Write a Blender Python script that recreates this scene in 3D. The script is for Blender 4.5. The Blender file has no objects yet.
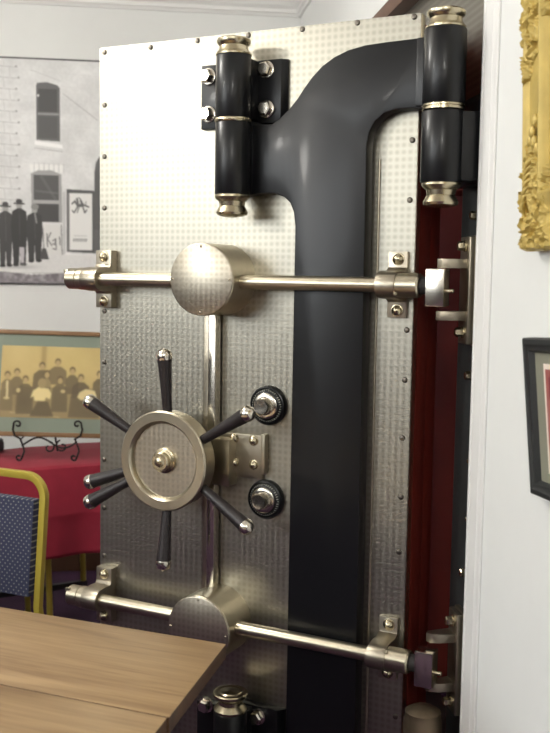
import bpy, bmesh, math, random
import numpy as np
from mathutils import Vector, Matrix
random.seed(4)
C = bpy.context.scene.collection
PI = math.pi
# ------------------------------------------------------------------ camera
F_PX, CX, CY, EYE = 1000.0, 275.0, 366.5, 1.55
PITCH = math.atan(93.5/1000); ROLL = .0153
r0 = Vector((1,0,0)); u0 = Vector((0, math.sin(PITCH), math.cos(PITCH)))
FWD = Vector((0, math.cos(PITCH), -math.sin(PITCH)))
RT = r0*math.cos(ROLL)+u0*math.sin(ROLL); UP = u0*math.cos(ROLL)-r0*math.sin(ROLL)
CAM = Vector((0,0,EYE))
cd = bpy.data.cameras.new('camera'); cam = bpy.data.objects.new('camera', cd); C.objects.link(cam)
cam.matrix_world = Matrix(((RT.x,UP.x,-FWD.x,0),(RT.y,UP.y,-FWD.y,0),(RT.z,UP.z,-FWD.z,EYE),(0,0,0,1)))
cd.sensor_fit = 'HORIZONTAL'; cd.sensor_width = 36; cd.lens = 36*F_PX/550; cd.clip_start = .02
cd.dof.use_dof = True; cd.dof.focus_distance = 2.6; cd.dof.aperture_fstop = 6.0
bpy.context.scene.camera = cam
def ray(x, y): return FWD+RT*((x-CX)/F_PX)-UP*((y-CY)/F_PX)
def plane_hit(x, y, P, n):
    d = ray(x,y); return CAM+d*((P-CAM).dot(n)/d.dot(n))
def at_z(x, y, z):
    d = ray(x,y); return CAM+d*((z-EYE)/d.z)
def at_y(x, y, Y):
    d = ray(x,y); return CAM+d*(Y/d.y)
# the open door's plane
TH = math.radians(62.8)
UX = Vector((math.sin(TH), -math.cos(TH), 0)); NN = Vector((-math.cos(TH), -math.sin(TH), 0))
O = Vector((-.5350, 3.0406, 0))
def D(x, y, w=0.0):                    # a measured spot on the plane w in front of the door face -> (along, height)
    P = plane_hit(x, y, O+NN*w, NN)-O
    return P.dot(UX), P.z
# the room's axes: A runs deeper along the right wall, B runs to the right
A = Vector((-.135,1,0)).normalized(); B = Vector((A.y,-A.x,0))
W0 = Vector((.481,2.42,0))
def RM(s, t, z): return W0+A*s+B*t+Vector((0,0,z))
WALL_ANG = math.atan2(B.y, B.x)

# ------------------------------------------------------------------ mesh helper
class MB:
    def __init__(s): s.v=[]; s.f=[]; s.m=[]; s.fr=None
    def add(s, vs, fs, mi=0):
        n=len(s.v)
        for p in vs: s.v.append(tuple(p))
        for f in fs: s.f.append(tuple(i+n for i in f)); s.m.append(mi)
        return s
    def box(s, a, b, mi=0, bev=0.0, T=None):
        x0,x1=sorted((a[0],b[0])); y0,y1=sorted((a[1],b[1])); z0,z1=sorted((a[2],b[2]))
        if bev<=0:
            vs=[(x0,y0,z0),(x1,y0,z0),(x1,y1,z0),(x0,y1,z0),(x0,y0,z1),(x1,y0,z1),(x1,y1,z1),(x0,y1,z1)]
            fs=[(0,3,2,1),(4,5,6,7),(0,1,5,4),(1,2,6,5),(2,3,7,6),(3,0,4,7)]
        else:
            bm=bmesh.new(); bmesh.ops.create_cube(bm,size=1)
            for v in bm.verts: v.co=Vector(((x0+x1)/2+v.co.x*(x1-x0),(y0+y1)/2+v.co.y*(y1-y0),(z0+z1)/2+v.co.z*(z1-z0)))
            bmesh.ops.bevel(bm,geom=list(bm.edges),offset=bev,segments=2,affect='EDGES',profile=.6)
            bm.verts.index_update(); vs=[v.co.copy() for v in bm.verts]; fs=[[v.index for v in f.verts] for f in bm.faces]; bm.free()
        if T: vs=[T(Vector(v)) for v in vs]
        return s.add(vs,fs,mi)
    def lathe(s, prof, P, ax, n=32, mi=0, caps=True):     # prof: (distance along axis, radius)
        P=Vector(P); ax=Vector(ax).normalized()
        e=ax.orthogonal().normalized(); g=ax.cross(e)
        vs=[];fs=[]
        for h,r in prof:
            for k in range(n):
                t=2*PI*k/n; vs.append(P+ax*h+(e*math.cos(t)+g*math.sin(t))*max(r,1e-5))
        m=len(prof)
        for i in range(m-1):
            for k in range(n):
                k2=(k+1)%n; fs.append((i*n+k,i*n+k2,(i+1)*n+k2,(i+1)*n+k))
        if caps:
            fs.append(tuple(reversed(range(n)))); fs.append(tuple(range((m-1)*n,m*n)))
        return s.add(vs,fs,mi)
    def tube(s, pts, rad, n=10, mi=0):
        pts=[Vector(p) for p in pts]; m=len(pts)
        rs=rad if isinstance(rad,(list,tuple)) else [rad]*m
        vs=[];fs=[]; prev=None
        for i,p in enumerate(pts):
            t=(pts[min(i+1,m-1)]-pts[max(i-1,0)]).normalized()
            e=t.orthogonal().normalized() if prev is None else (prev-t*prev.dot(t)).normalized()
            prev=e; g=t.cross(e)
            for k in range(n):
                q=2*PI*k/n; vs.append(p+(e*math.cos(q)+g*math.sin(q))*rs[i])
        for i in range(m-1):
            for k in range(n):
                k2=(k+1)%n; fs.append((i*n+k,i*n+k2,(i+1)*n+k2,(i+1)*n+k))
        fs.append(tuple(reversed(range(n)))); fs.append(tuple(range((m-1)*n,m*n)))
        return s.add(vs,fs,mi)
    def prism(s, pts, fn, a, b, mi=0):                    # outline pts, fn(p, depth)->3D
        n=len(pts)
        vs=[fn(p,a) for p in pts]+[fn(p,b) for p in pts]
        fs=[tuple(range(n)),tuple(reversed(range(n,2*n)))]
        for i in range(n):
            j=(i+1)%n; fs.append((i,i+n,j+n,j))
        return s.add(vs,fs,mi)
    def blob(s, P, r, mi=0, n=10, T=None):
        vs=[];fs=[]; P=Vector(P)
        rx,ry,rz=r if isinstance(r,(tuple,list)) else (r,r,r)
        m=n//2+1
        for i in range(m+1):
            ph=PI*i/m
            for k in range(n):
                t=2*PI*k/n; q=Vector((rx*math.sin(ph)*math.cos(t), ry*math.sin(ph)*math.sin(t), rz*math.cos(ph)))
                vs.append(P+(T(q) if T else q))
        for i in range(m):
            for k in range(n):
                k2=(k+1)%n; fs.append((i*n+k,(i+1)*n+k,(i+1)*n+k2,i*n+k2))
        return s.add(vs,fs,mi)
    def bolt(s, P, ax, r, h, mi=0, hexhead=True, twist=0):
        P=Vector(P); ax=Vector(ax).normalized()
        s.lathe([(0,r*1.2),(h*.18,r*1.2),(h*.22,r*1.05)],P,ax,20,mi)
        e=ax.orthogonal().normalized(); g=ax.cross(e)
        if hexhead:
            vs=[];fs=[]
            for hh,rr in ((h*.2,1.0),(h*.85,1.0),(h,.8)):
                for k in range(6):
                    t=2*PI*k/6+twist; vs.append(P+ax*hh+(e*math.cos(t)+g*math.sin(t))*r*rr)
            for i in range(2):
                for k in range(6):
                    k2=(k+1)%6; fs.append((i*6+k,i*6+k2,(i+1)*6+k2,(i+1)*6+k))
            fs.append(tuple(range(12,18))); s.add(vs,fs,mi)
        else:
            s.lathe([(h*.2,r),(h*.55,r*.95),(h*.85,r*.6),(h,r*.15)],P,ax,16,mi)
        return s
    def build(s, name, mat, parent=None, smooth=35, bevel=0):
        me=bpy.data.meshes.new(name); me.from_pydata(s.v,[],s.f)
        mats=mat if isinstance(mat,(list,tuple)) else [mat]
        for m in mats: me.materials.append(m)
        me.polygons.foreach_set('material_index', s.m)
        bm=bmesh.new(); bm.from_mesh(me)
        if bevel:
            bmesh.ops.remove_doubles(bm,verts=bm.verts,dist=1e-6)
            es=[e for e in bm.edges if e.is_manifold and e.calc_face_angle(0)>.6]
            bmesh.ops.bevel(bm,geom=es,offset=bevel,segments=2,affect='EDGES',profile=.6,clamp_overlap=True)
        bmesh.ops.recalc_face_normals(bm,faces=bm.faces)
        bm.to_mesh(me); bm.free()
        me.polygons.foreach_set('use_smooth',[True]*len(me.polygons)); me.set_sharp_from_angle(angle=math.radians(smooth))
        o=bpy.data.objects.new(name,me); C.objects.link(o)
        if parent is not None: o.parent=parent
        return o
def thing(name, label, cat, loc=(0,0,0), rz=0, group=None):
    o=bpy.data.objects.new(name,None); C.objects.link(o); o.empty_display_size=.05
    o.location=loc; o.rotation_euler=(0,0,rz); o['label']=label; o['category']=cat
    if group: o['group']=group
    return o
def struct(o, label, cat):
    o['kind']='structure'; o['label']=label; o['category']=cat; return o
def copy_tree(o, parent=None):
    c=o.copy(); C.objects.link(c); c.parent=parent
    for ch in list(o.children): copy_tree(ch,c)
    return c

# ------------------------------------------------------------------ materials
def lin(c):
    return tuple((v/12.92 if v<=.04045 else ((v+.055)/1.055)**2.4) for v in [q/255 for q in c])
def mat(name, col, rough=.5, metal=0, bump=0, scale=40, var=0, coat=0, spec=None, detail=4):
    m=bpy.data.materials.new(name); m.use_nodes=True; nt=m.node_tree; b=nt.nodes['Principled BSDF']
    c=lin(col)+(1,)
    b.inputs['Base Color'].default_value=c; b.inputs['Roughness'].default_value=rough; b.inputs['Metallic'].default_value=metal
    b.inputs['Coat Weight'].default_value=coat; b.inputs['Coat Roughness'].default_value=.1
    if spec is not None: b.inputs['Specular IOR Level'].default_value=spec
    if bump or var:
        tc=nt.nodes.new('ShaderNodeTexCoord'); n=nt.nodes.new('ShaderNodeTexNoise'); n.inputs['Scale'].default_value=scale; n.inputs['Detail'].default_value=detail
        nt.links.new(tc.outputs['Object'],n.inputs['Vector'])
        if bump:
            bp=nt.nodes.new('ShaderNodeBump'); bp.inputs['Strength'].default_value=bump; bp.inputs['Distance'].default_value=.003
            nt.links.new(n.outputs['Fac'],bp.inputs['Height']); nt.links.new(bp.outputs['Normal'],b.inputs['Normal'])
        if var:
            n2=nt.nodes.new('ShaderNodeTexNoise'); n2.inputs['Scale'].default_value=scale*.3; n2.inputs['Detail'].default_value=3
            nt.links.new(tc.outputs['Object'],n2.inputs['Vector'])
            r=nt.nodes.new('ShaderNodeMapRange'); r.inputs['From Min'].default_value=.3; r.inputs['From Max'].default_value=.7
            r.inputs['To Min'].default_value=1-var; r.inputs['To Max'].default_value=1+var*.6
            nt.links.new(n2.outputs['Fac'],r.inputs['Value'])
            mx=nt.nodes.new('ShaderNodeVectorMath'); mx.operation='SCALE'; mx.inputs[0].default_value=c[:3]
            nt.links.new(r.outputs['Result'],mx.inputs['Scale']); nt.links.new(mx.outputs['Vector'],b.inputs['Base Color'])
    return m
class NG:
    def __init__(s,nt): s.nt=nt
    def n(s,t,**k):
        x=s.nt.nodes.new(t)
        for a,b in k.items(): setattr(x,a,b)
        return x
    def math(s,op,a,b=None,c=None):
        x=s.n('ShaderNodeMath',operation=op)
        for i,v in enumerate((a,b,c)):
            if v is None: continue
            if isinstance(v,(int,float)): x.inputs[i].default_value=v
            else: s.nt.links.new(v,x.inputs[i])
        return x.outputs[0]
def turned(name, pitch=.0180, col=(163,159,147), rough=.37):
    """engine-turned steel: rows of overlapping swirl spots, brushed in circles"""
    m=bpy.data.materials.new(name); m.use_nodes=True; nt=m.node_tree; g=NG(nt); b=nt.nodes['Principled BSDF']
    tc=g.n('ShaderNodeTexCoord'); sp=g.n('ShaderNodeSeparateXYZ'); nt.links.new(tc.outputs['Object'],sp.inputs[0])
    x=g.math('SUBTRACT',g.math('FRACT',g.math('DIVIDE',sp.outputs['X'],pitch)),.5)
    z=g.math('SUBTRACT',g.math('FRACT',g.math('DIVIDE',sp.outputs['Z'],pitch)),.5)
    cb=g.n('ShaderNodeCombineXYZ'); nt.links.new(g.math('MULTIPLY',z,-1.0),cb.inputs[0]); nt.links.new(x,cb.inputs[2])
    vt=g.n('ShaderNodeVectorTransform',vector_type='VECTOR',convert_from='OBJECT',convert_to='WORLD'); nt.links.new(cb.outputs[0],vt.inputs[0])
    nt.links.new(vt.outputs[0],b.inputs['Tangent'])
    r=g.math('SQRT',g.math('ADD',g.math('MULTIPLY',x,x),g.math('MULTIPLY',z,z)))
    # dished spot
    h=g.math('MULTIPLY',g.math('MULTIPLY',r,r),1.0)
    bp=g.n('ShaderNodeBump'); bp.inputs['Strength'].default_value=.14; bp.inputs['Distance'].default_value=.0012
    nt.links.new(h,bp.inputs['Height']); nt.links.new(bp.outputs['Normal'],b.inputs['Normal'])
    no=g.n('ShaderNodeTexNoise'); no.inputs['Scale'].default_value=2.2; no.inputs['Detail'].default_value=5
    nt.links.new(tc.outputs['Object'],no.inputs['Vector'])
    cr=g.n('ShaderNodeMapRange'); cr.interpolation_type='SMOOTHSTEP'; cr.inputs['From Min'].default_value=.0; cr.inputs['From Max'].default_value=.60; cr.inputs['To Min'].default_value=.80; cr.inputs['To Max'].default_value=1.04
    nt.links.new(r,cr.inputs['Value'])
    k=g.math('MULTIPLY',cr.outputs[0],g.math('ADD',.86,g.math('MULTIPLY',no.outputs['Fac'],.25)))
    mx=g.n('ShaderNodeVectorMath',operation='SCALE'); mx.inputs[0].default_value=lin(col); nt.links.new(k,mx.inputs['Scale'])
    nt.links.new(mx.outputs[0],b.inputs['Base Color'])
    b.inputs['Metallic'].default_value=1; b.inputs['Roughness'].default_value=rough; b.inputs['Anisotropic'].default_value=.32
    return m
def attr_mat(name, rough=.5, spec=.3, coat=0):
    m=bpy.data.materials.new(name); m.use_nodes=True; nt=m.node_tree; b=nt.nodes['Principled BSDF']
    a=nt.nodes.new('ShaderNodeAttribute'); a.attribute_name='ink'; nt.links.new(a.outputs['Color'],b.inputs['Base Color'])
    b.inputs['Roughness'].default_value=rough; b.inputs['Specular IOR Level'].default_value=spec; b.inputs['Coat Weight'].default_value=coat
    b.inputs['Coat Roughness'].default_value=.03
    return m
def wood_mat(name, c1, c2, rough=.4, scale=3.0, ang=0):
    m=bpy.data.materials.new(name); m.use_nodes=True; nt=m.node_tree; g=NG(nt); b=nt.nodes['Principled BSDF']
    tc=g.n('ShaderNodeTexCoord'); mp=g.n('ShaderNodeMapping'); mp.inputs['Scale'].default_value=(.5,4,4); mp.inputs['Rotation'].default_value=(0,0,ang)
    nt.links.new(tc.outputs['Object'],mp.inputs[0])
    n=g.n('ShaderNodeTexNoise'); n.inputs['Scale'].default_value=scale; n.inputs['Detail'].default_value=8; n.inputs['Distortion'].default_value=1.2; nt.links.new(mp.outputs[0],n.inputs[0])
    mp2=g.n('ShaderNodeMapping'); mp2.inputs['Scale'].default_value=(2,45,45); nt.links.new(tc.outputs['Object'],mp2.inputs[0])
    n2=g.n('ShaderNodeTexNoise'); n2.inputs['Scale'].default_value=3; n2.inputs['Detail'].default_value=5; nt.links.new(mp2.outputs[0],n2.inputs[0])
    f=g.math('ADD',g.math('MULTIPLY',n.outputs['Fac'],.75),g.math('MULTIPLY',n2.outputs['Fac'],.3))
    cr=g.n('ShaderNodeValToRGB'); cr.color_ramp.elements[0].position=.36; cr.color_ramp.elements[0].color=lin(c2)+(1,); cr.color_ramp.elements[1].position=.66; cr.color_ramp.elements[1].color=lin(c1)+(1,)
    nt.links.new(f,cr.inputs[0]); nt.links.new(cr.outputs[0],b.inputs['Base Color'])
    b.inputs['Roughness'].default_value=rough
    bp=g.n('ShaderNodeBump'); bp.inputs['Strength'].default_value=.12; bp.inputs['Distance'].default_value=.002; nt.links.new(n2.outputs['Fac'],bp.inputs['Height']); nt.links.new(bp.outputs[0],b.inputs['Normal'])
    return m
M={}
M['turned']=turned('engine_turned_steel')
M['turned_cap']=turned('engine_turned_cap',.0160,(182,174,158),.36)
M['steel']=mat('brushed_nickel',(186,178,158),.30,1,.05,120,.06)
M['bright']=mat('polished_nickel',(214,208,196),.20,1,0,60,.05)
M['dullsteel']=mat('worn_nickel',(170,162,146),.36,1,.08,90,.12)
M['brass']=mat('warm_nickel',(190,180,154),.27,1,0,60,.08)
M['black']=mat('black_enamel',(14,15,18),.36,0,.05,14,.2,coat=.08,spec=.34)
M['gunmetal']=mat('dark_grey_metal',(52,56,56),.42,.3,.1,60,.2)
M['red']=mat('dark_red_paint',(132,52,42),.42,0,.12,18,.15)
M['screwhead']=mat('dark_screw_heads',(112,106,98),.4,1,0,60,.1)
M['grip']=mat('black_hard_rubber',(38,33,34),.42,0,0,60,.1)
M['dial']=mat('dial_black',(22,24,26),.3,.2)
M['tick']=mat('dial_marks',(205,205,195),.5)
M['shadowgap']=mat('gap_shade_dark',(30,26,24),.7)  # dark colour stands in for the shade in the gap by the hook block
M['oldmetal']=mat('tarnished_metal',(120,106,88),.45,.8,.3,40,.35)
M['wall']=mat('white_plaster',(228,230,228),.7,0,.02,60,.008)
M['trim']=mat('white_gloss_trim',(233,233,231),.42)
M['ceil']=mat('ceiling_white',(228,226,220),.8)
M['brownwood']=mat('brown_wood',(96,68,50),.5,0,.1,30,.2)
M['added_wainscot']=mat('added_dark_panelling',(46,34,28),.5,0,.1,30,.2)
M['iron']=mat('wrought_iron',(30,26,25),.5,.4,.15,60,.2)
M['frame_wood']=mat('picture_wood',(122,88,50),.45,0,.1,40,.2)
M['frame_black']=mat('black_frame_wood',(42,44,44),.42,0,.05,60,.15)
M['gold']=mat('gilt_gold',(196,172,96),.45,.25,.25,70,.14)
M['chairgold']=mat('gold_painted_metal',(184,166,68),.36,.35,0,40,.08)
M['plastic']=mat('dark_plastic',(34,30,32),.5)
M['tablewood']=wood_mat('waxed_pine',(166,138,100),(122,94,62),.42)
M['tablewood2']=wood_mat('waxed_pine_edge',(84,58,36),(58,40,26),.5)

def carpet():
    m=bpy.data.materials.new('purple_carpet'); m.use_nodes=True; nt=m.node_tree; g=NG(nt); b=nt.nodes['Principled BSDF']
    tc=g.n('ShaderNodeTexCoord'); v=g.n('ShaderNodeTexVoronoi'); v.inputs['Scale'].default_value=5; nt.links.new(tc.outputs['Object'],v.inputs['Vector'])
    n=g.n('ShaderNodeTexNoise'); n.inputs['Scale'].default_value=260; nt.links.new(tc.outputs['Object'],n.inputs['Vector'])
    cr=g.n('ShaderNodeValToRGB'); e=cr.color_ramp.elements; e[0].position=0; e[0].color=lin((120,104,60))+(1,); e[1].position=.13; e[1].color=lin((76,42,74))+(1,)
    e2=e.new(.6); e2.color=lin((60,33,62))+(1,)
    nt.links.new(v.outputs['Distance'],cr.inputs[0]); nt.links.new(cr.outputs[0],b.inputs['Base Color']); b.inputs['Roughness'].default_value=.95
    bp=g.n('ShaderNodeBump'); bp.inputs['Strength'].default_value=.5; bp.inputs['Distance'].default_value=.004; nt.links.new(n.outputs['Fac'],bp.inputs['Height']); nt.links.new(bp.outputs[0],b.inputs['Normal'])
    return m
M['carpet']=carpet()
def dotted():
    m=bpy.data.materials.new('blue_dotted_fabric'); m.use_nodes=True; nt=m.node_tree; g=NG(nt); b=nt.nodes['Principled BSDF']
    tc=g.n('ShaderNodeTexCoord'); sp=g.n('ShaderNodeSeparateXYZ'); nt.links.new(tc.outputs['Object'],sp.inputs[0])
    p=.0145
    a=g.math('DIVIDE',g.math('ADD',sp.outputs['X'],sp.outputs['Z']),p*1.4142); c=g.math('DIVIDE',g.math('SUBTRACT',sp.outputs['X'],sp.outputs['Z']),p*1.4142)
    fx=g.math('SUBTRACT',g.math('FRACT',a),.5); fz=g.math('SUBTRACT',g.math('FRACT',c),.5)
    r=g.math('SQRT',g.math('ADD',g.math('MULTIPLY',fx,fx),g.math('MULTIPLY',fz,fz)))
    s=g.n('ShaderNodeMapRange'); s.inputs['From Min'].default_value=.12; s.inputs['From Max'].default_value=.2; s.inputs['To Min'].default_value=1; s.inputs['To Max'].default_value=0; nt.links.new(r,s.inputs['Value'])
    mx=g.n('ShaderNodeMix',data_type='RGBA'); mx.inputs['A'].default_value=lin((46,50,74))+(1,); mx.inputs['B'].default_value=lin((136,136,134))+(1,); nt.links.new(s.outputs[0],mx.inputs['Factor'])
    nt.links.new(mx.outputs['Result'],b.inputs['Base Color']); b.inputs['Roughness'].default_value=.9
    n=g.n('ShaderNodeTexNoise'); n.inputs['Scale'].default_value=400; nt.links.new(tc.outputs['Object'],n.inputs['Vector'])
    bp=g.n('ShaderNodeBump'); bp.inputs['Strength'].default_value=.3; bp.inputs['Distance'].default_value=.001; nt.links.new(n.outputs['Fac'],bp.inputs['Height']); nt.links.new(bp.outputs[0],b.inputs['Normal'])
    return m
M['dotted']=dotted()
M['cloth']=mat('crimson_cloth',(148,30,52),.75,0,.15,50,.1)
M['mat_green']=mat('grey_green_mat',(128,138,124),.8)
M['mat_olive']=mat('olive_mat',(128,128,112),.8)
M['cream']=mat('cream_card',(226,214,200),.8)
def glassm():
    m=bpy.data.materials.new('clear_glass'); m.use_nodes=True; nt=m.node_tree; nt.nodes.remove(nt.nodes['Principled BSDF'])
    g=nt.nodes.new('ShaderNodeBsdfGlossy'); g.inputs['Roughness'].default_value=.02
    t=nt.nodes.new('ShaderNodeBsdfTransparent'); f=nt.nodes.new('ShaderNodeFresnel'); f.inputs[0].default_value=1.45
    mx=nt.nodes.new('ShaderNodeMixShader'); o=[n for n in nt.nodes if n.type=='OUTPUT_MATERIAL'][0]
    nt.links.new(f.outputs[0],mx.inputs[0]); nt.links.new(t.outputs[0],mx.inputs[1]); nt.links.new(g.outputs[0],mx.inputs[2]); nt.links.new(mx.outputs[0],o.inputs[0])
    return m
M['glass']=glassm()

# ------------------------------------------------------------------ the room
S0,S1 = -6.2, 2.82    # behind the camera .. back wall, along A
T0 = -5.0                                 # left wall, along B
CEIL = 3.12
def room_box(mb, s0,s1,t0,t1,z0,z1,mi=0,bev=0):
    mb.box((s0,t0,z0),(s1,t1,z1),mi,bev,T=lambda v: RM(v.x,v.y,v.z)); return mb
struct(room_box(MB(),S0-.1,S1+.1,T0-.1,1.6,-.1,0).build('floor',M['carpet']),'purple patterned carpet floor','floor')
struct(room_box(MB(),S0-.1,S1+.1,T0-.1,1.6,CEIL,CEIL+.1).build('ceiling',M['ceil']),'white ceiling','ceiling')
struct(room_box(MB(),S1,S1+.1,T0-.1,.7,0,CEIL).build('wall_back',M['wall']),'white back wall','wall')
wl=MB(); ws0,ws1,wz0,wz1=-4.3,-.6,1.35,2.75     # left wall with an opening for the added window
room_box(wl,S0-.1,ws0,T0-.1,T0,0,CEIL); room_box(wl,ws1,S1,T0-.1,T0,0,CEIL)
room_box(wl,ws0,ws1,T0-.1,T0,0,wz0); room_box(wl,ws0,ws1,T0-.1,T0,wz1,CEIL)
struct(wl.build('wall_left',M['wall']),'white wall with the added window','wall')
struct(room_box(MB(),S0-.1,S0,T0,1.5,0,CEIL).build('wall_front',M['wall']),'white wall behind the camera','wall')
FS0,FS1,FZ = .0,1.25,2.375                # vault doorway span along the wall and its top
wr=MB(); room_box(wr,S0,-.075,0,.12,0,CEIL)
room_box(wr,-.075,FS1,.0,.12,FZ+.05,CEIL); room_box(wr,FS1,S1,.0,.12,0,CEIL)
struct(wr.build('wall_right',M['wall']),'white wall to the right of the vault door','wall')
# white casing at the near side of the doorway
cs=MB()
room_box(cs,-.105,.0,-.004,.12,0,FZ+.16,0,.003)
for s_,w_,o_ in ((-.112,.018,.006),(-.078,.01,.0055),(-.02,.012,.0055)): room_box(cs,s_,s_+w_,-o_,.0,0,FZ+.16,0,.003)
struct(cs.build('trim_1',M['trim']),'white moulded casing beside the vault door','door casing')
tb=MB(); room_box(tb,.0,FS1+.1,-.02,.12,FZ,FZ+.05,0,.006)
struct(tb.build('trim_2',M['brownwood']),'brown moulding above the vault doorway','moulding')
# cornice mouldings
def cornice(name, fn, a, b, label):
    prof=[(0,2.84),(.012,2.84),(.018,2.852),(.028,2.856),(.03,2.872),(.05,2.885),(.075,2.92),(.1,2.97),(.115,3.03),(.12,3.06),(.14,3.065),(.14,3.12),(0,3.12)]
    mb=MB(); mb.prism(prof,fn,a,b); return struct(mb.build(name,M['trim'],smooth=20),label,'cornice')
cornice('trim_3',lambda p,d: RM(S1-p[0],d,p[1]),T0,0,'white cornice on the back wall')
cornice('trim_4',lambda p,d: RM(d,-p[0],p[1]),S0,S1,'white cornice on the right wall')
bb=MB(); room_box(bb,S1-.015,S1,T0,0,.0,.11,0,.004)
struct(bb.build('baseboard_back',M['brownwood']),'dark brown baseboard of the back wall','baseboard')
bb=MB(); room_box(bb,S0,-.115,-.015,0,0,.14,0,.004)
struct(bb.build('baseboard_right',M['trim']),'white baseboard of the right wall','baseboard')
wn=MB(); room_box(wn,S0,S1,T0,T0+.02,0,WZ:=1.55); room_box(wn,S0,S1,T0,T0+.045,WZ,WZ+.05,0,.006)  # unseen panelling added to darken the reflections in the steel
for k in range(17): s_=S0+.2+k*.52; room_box(wn,s_,s_+.09,T0,T0+.034,0,WZ,0,.004)
struct(wn.build('trim_5',M['added_wainscot']),'added unseen dark brown panelling along the left wall','added_wainscot')
wn=MB(); room_box(wn,S0,S0+.02,T0,-.02,0,WZ); room_box(wn,S0,S0+.045,T0,-.02,WZ,WZ+.05,0,.006)  # more added panelling, out of view, for darker reflections
for k in range(9): s_=T0+.2+k*.52; room_box(wn,S0,S0+.034,s_,s_+.09,0,WZ,0,.004)
struct(wn.build('trim_6',M['added_wainscot']),'added unseen dark brown panelling behind the camera','added_wainscot')
# unseen window added in the left wall for the steel to reflect
wf=MB()
for s_ in (ws0,(ws0*2+ws1)/3,(ws0+2*ws1)/3,ws1): room_box(wf,s_-.03,s_+.03,T0-.09,T0-.03,wz0,wz1,0,.004)
for z_ in (wz0,wz1): room_box(wf,ws0,ws1,T0-.09,T0-.03,z_-.03,z_+.03,0,.004)
w=struct(wf.build('added_window_1',M['trim']),'added unseen window of the left wall','window')
room_box(MB(),ws0,ws1,T0-.066,T0-.06,wz0,wz1).build('pane',M['glass'],w)

# ------------------------------------------------------------------ vault door
door=thing('bank_vault','open steel bank vault door with spotted engine-turned face and black crane hinge','vault door',O,math.atan2(UX.y,UX.x))
def L(u,w,z): return Vector((u,-w,z))
NF=Vector((0,-1,0))
DH=2.207; DB=.015
mb=MB(); mb.box(L(0,-.004,DB),L(1,-.035,DH),0,.003); mb.build('door_plate_edge',M['steel'],door)
mb=MB(); mb.box(L(.012,-.035,DB+.012),L(.988,-.16,DH-.012),0,.004); mb.box(L(.03,-.16,DB+.04),L(.985,-.25,DH-.03),0,.004)
mb.build('door_body',M['red'],door)['label']='dark red painted door body behind the steel face'
mb=MB(); mb.box(L(.001,0,DB+.001),L(.999,-.004,DH-.001)); mb.build('face_plate',M['turned'],door)
# ---- crane hinge arm
ARM=.05
def pl(pts, w): return [D(x,y,w) for x,y in pts]
top=pl([(240,120.5),(250,120),(262,124),(272,124),(280,118),(289,109),(297,99),(304,88),(312,77),(322,66),(334,57),(348,50),(365,45),(385,42),(405,39.5),(425,37)],ARM)
inn=pl([(425,109),(412,108),(396,109),(384,113),(375,121),(369,132),(366.5,146)],ARM)
lef=pl([(295,226),(293.5,212),(290,203),(284,197),(275,193.5),(262,193),(250,195),(240,196)],ARM)
uR=D(365,300,ARM)[0]; uL=D(292.5,300,ARM)[0]
outline=top+inn+[(uR,DB+.02),(uL,DB+.02)]+lef
mb=MB(); mb.prism(outline,lambda p,d: L(p[0],d,p[1]),.002,ARM)
arm=mb.build('hinge_arm',M['black'],door,smooth=25,bevel=.0035)
# ---- barrels of the crane hinge
BW=.092; BR=.047
def cap(mb,u,z,up,mi=0):
    pr=[(0,.048),(.004,.0485),(.009,.044),(.015,.040),(.024,.038),(.029,.043),(.033,.0455),(.040,.0455),(.044,.041),(.045,.012),(.047,.010)] if up>0 else [(0,.0465),(.006,.0475),(.012,.043),(.018,.036),(.030,.034),(.040,.040),(.047,.043),(.053,.041),(.057,.030),(.060,.012)]
    mb.lathe(pr,L(u,BW,z),(0,0,up),40,mi)
uB=D(233,121,BW)[0]; zt=D(232,56,BW)[1]; zm=D(230,121,BW)[1]; zb=D(229,195,BW)[1]
BR2=.0515; uBR=D(443.5,108,BW)[0]; zRt=D(444,29,BW)[1]; zRm=D(442,108,BW)[1]; zRb=D(440,183,BW)[1]
def barrel(u,z0,z1,r=BR,name='hinge_barrel',par=None,back=True):
    mb=MB(); mb.lathe([(0,r-.002),(.003,r),(z1-z0-.003,r),(z1-z0,r-.002)],L(u,BW,z0),(0,0,1),44)
    if back: mb.box(L(u-r*.8,.0,z0+.004),L(u+r*.8,BW-.02,z1-.004),0,.003)
    return mb.build(name,M['black'],par if par else door)
b1=barrel(uB,zm+.004,zt)
b2=barrel(uB,zb,zm-.004)
mb=MB(); mb.lathe([(-.005,BR+.001),(-.002,BR+.003),(.002,BR+.003),(.005,BR+.001)],L(uB,BW,zm),(0,0,1),44); mb.build('hinge_ring',M['brass'],door)
mb=MB(); cap(mb,uB,zt,1); mb.build('hinge_cap',M['brass'],door)
mb=MB(); cap(mb,uB,zb,-1); mb.build('hinge_cap',M['brass'],door)
# mounting plates beside the upper barrel and the lower one
def wing(x0,y0,x1,y1,bolts,w=.022):
    u0_,z1_=D(x0,y0,w); u1_,z0_=D(x1,y1,w)
    m_=MB(); ch=.014
    pts=[(0,u0_),(w*.55,u0_),(w,u0_+.004),(w,u1_-ch),(w*.3,u1_),(0,u1_)]
    m_.prism(pts,lambda p,d: L(p[1],p[0],d),z0_,z1_)
    o=m_.build('mounting_plate',M['black'],door,smooth=25,bevel=.0015)
    for bx,by in bolts:
        bu,bz=D(bx,by,w+.014); q=MB(); q.bolt(L(bu,w,bz),NF,.0195,.026,0,True,random.random()); q.build('bolt',M['bright'],o)
    return o
wing(200.5,66,225,128,[(206.3,76),(206.3,114)])
wing(254,61,285,122,[(264.5,69),(264.5,108.5)])
wing(196,700,231,790,[(204,706)],.03)
wing(231,700,280,790,[(256,718)],.03)
uB2,zc=D(227,713,.11)
barrel(uB2,DB+.01,zc)
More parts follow.
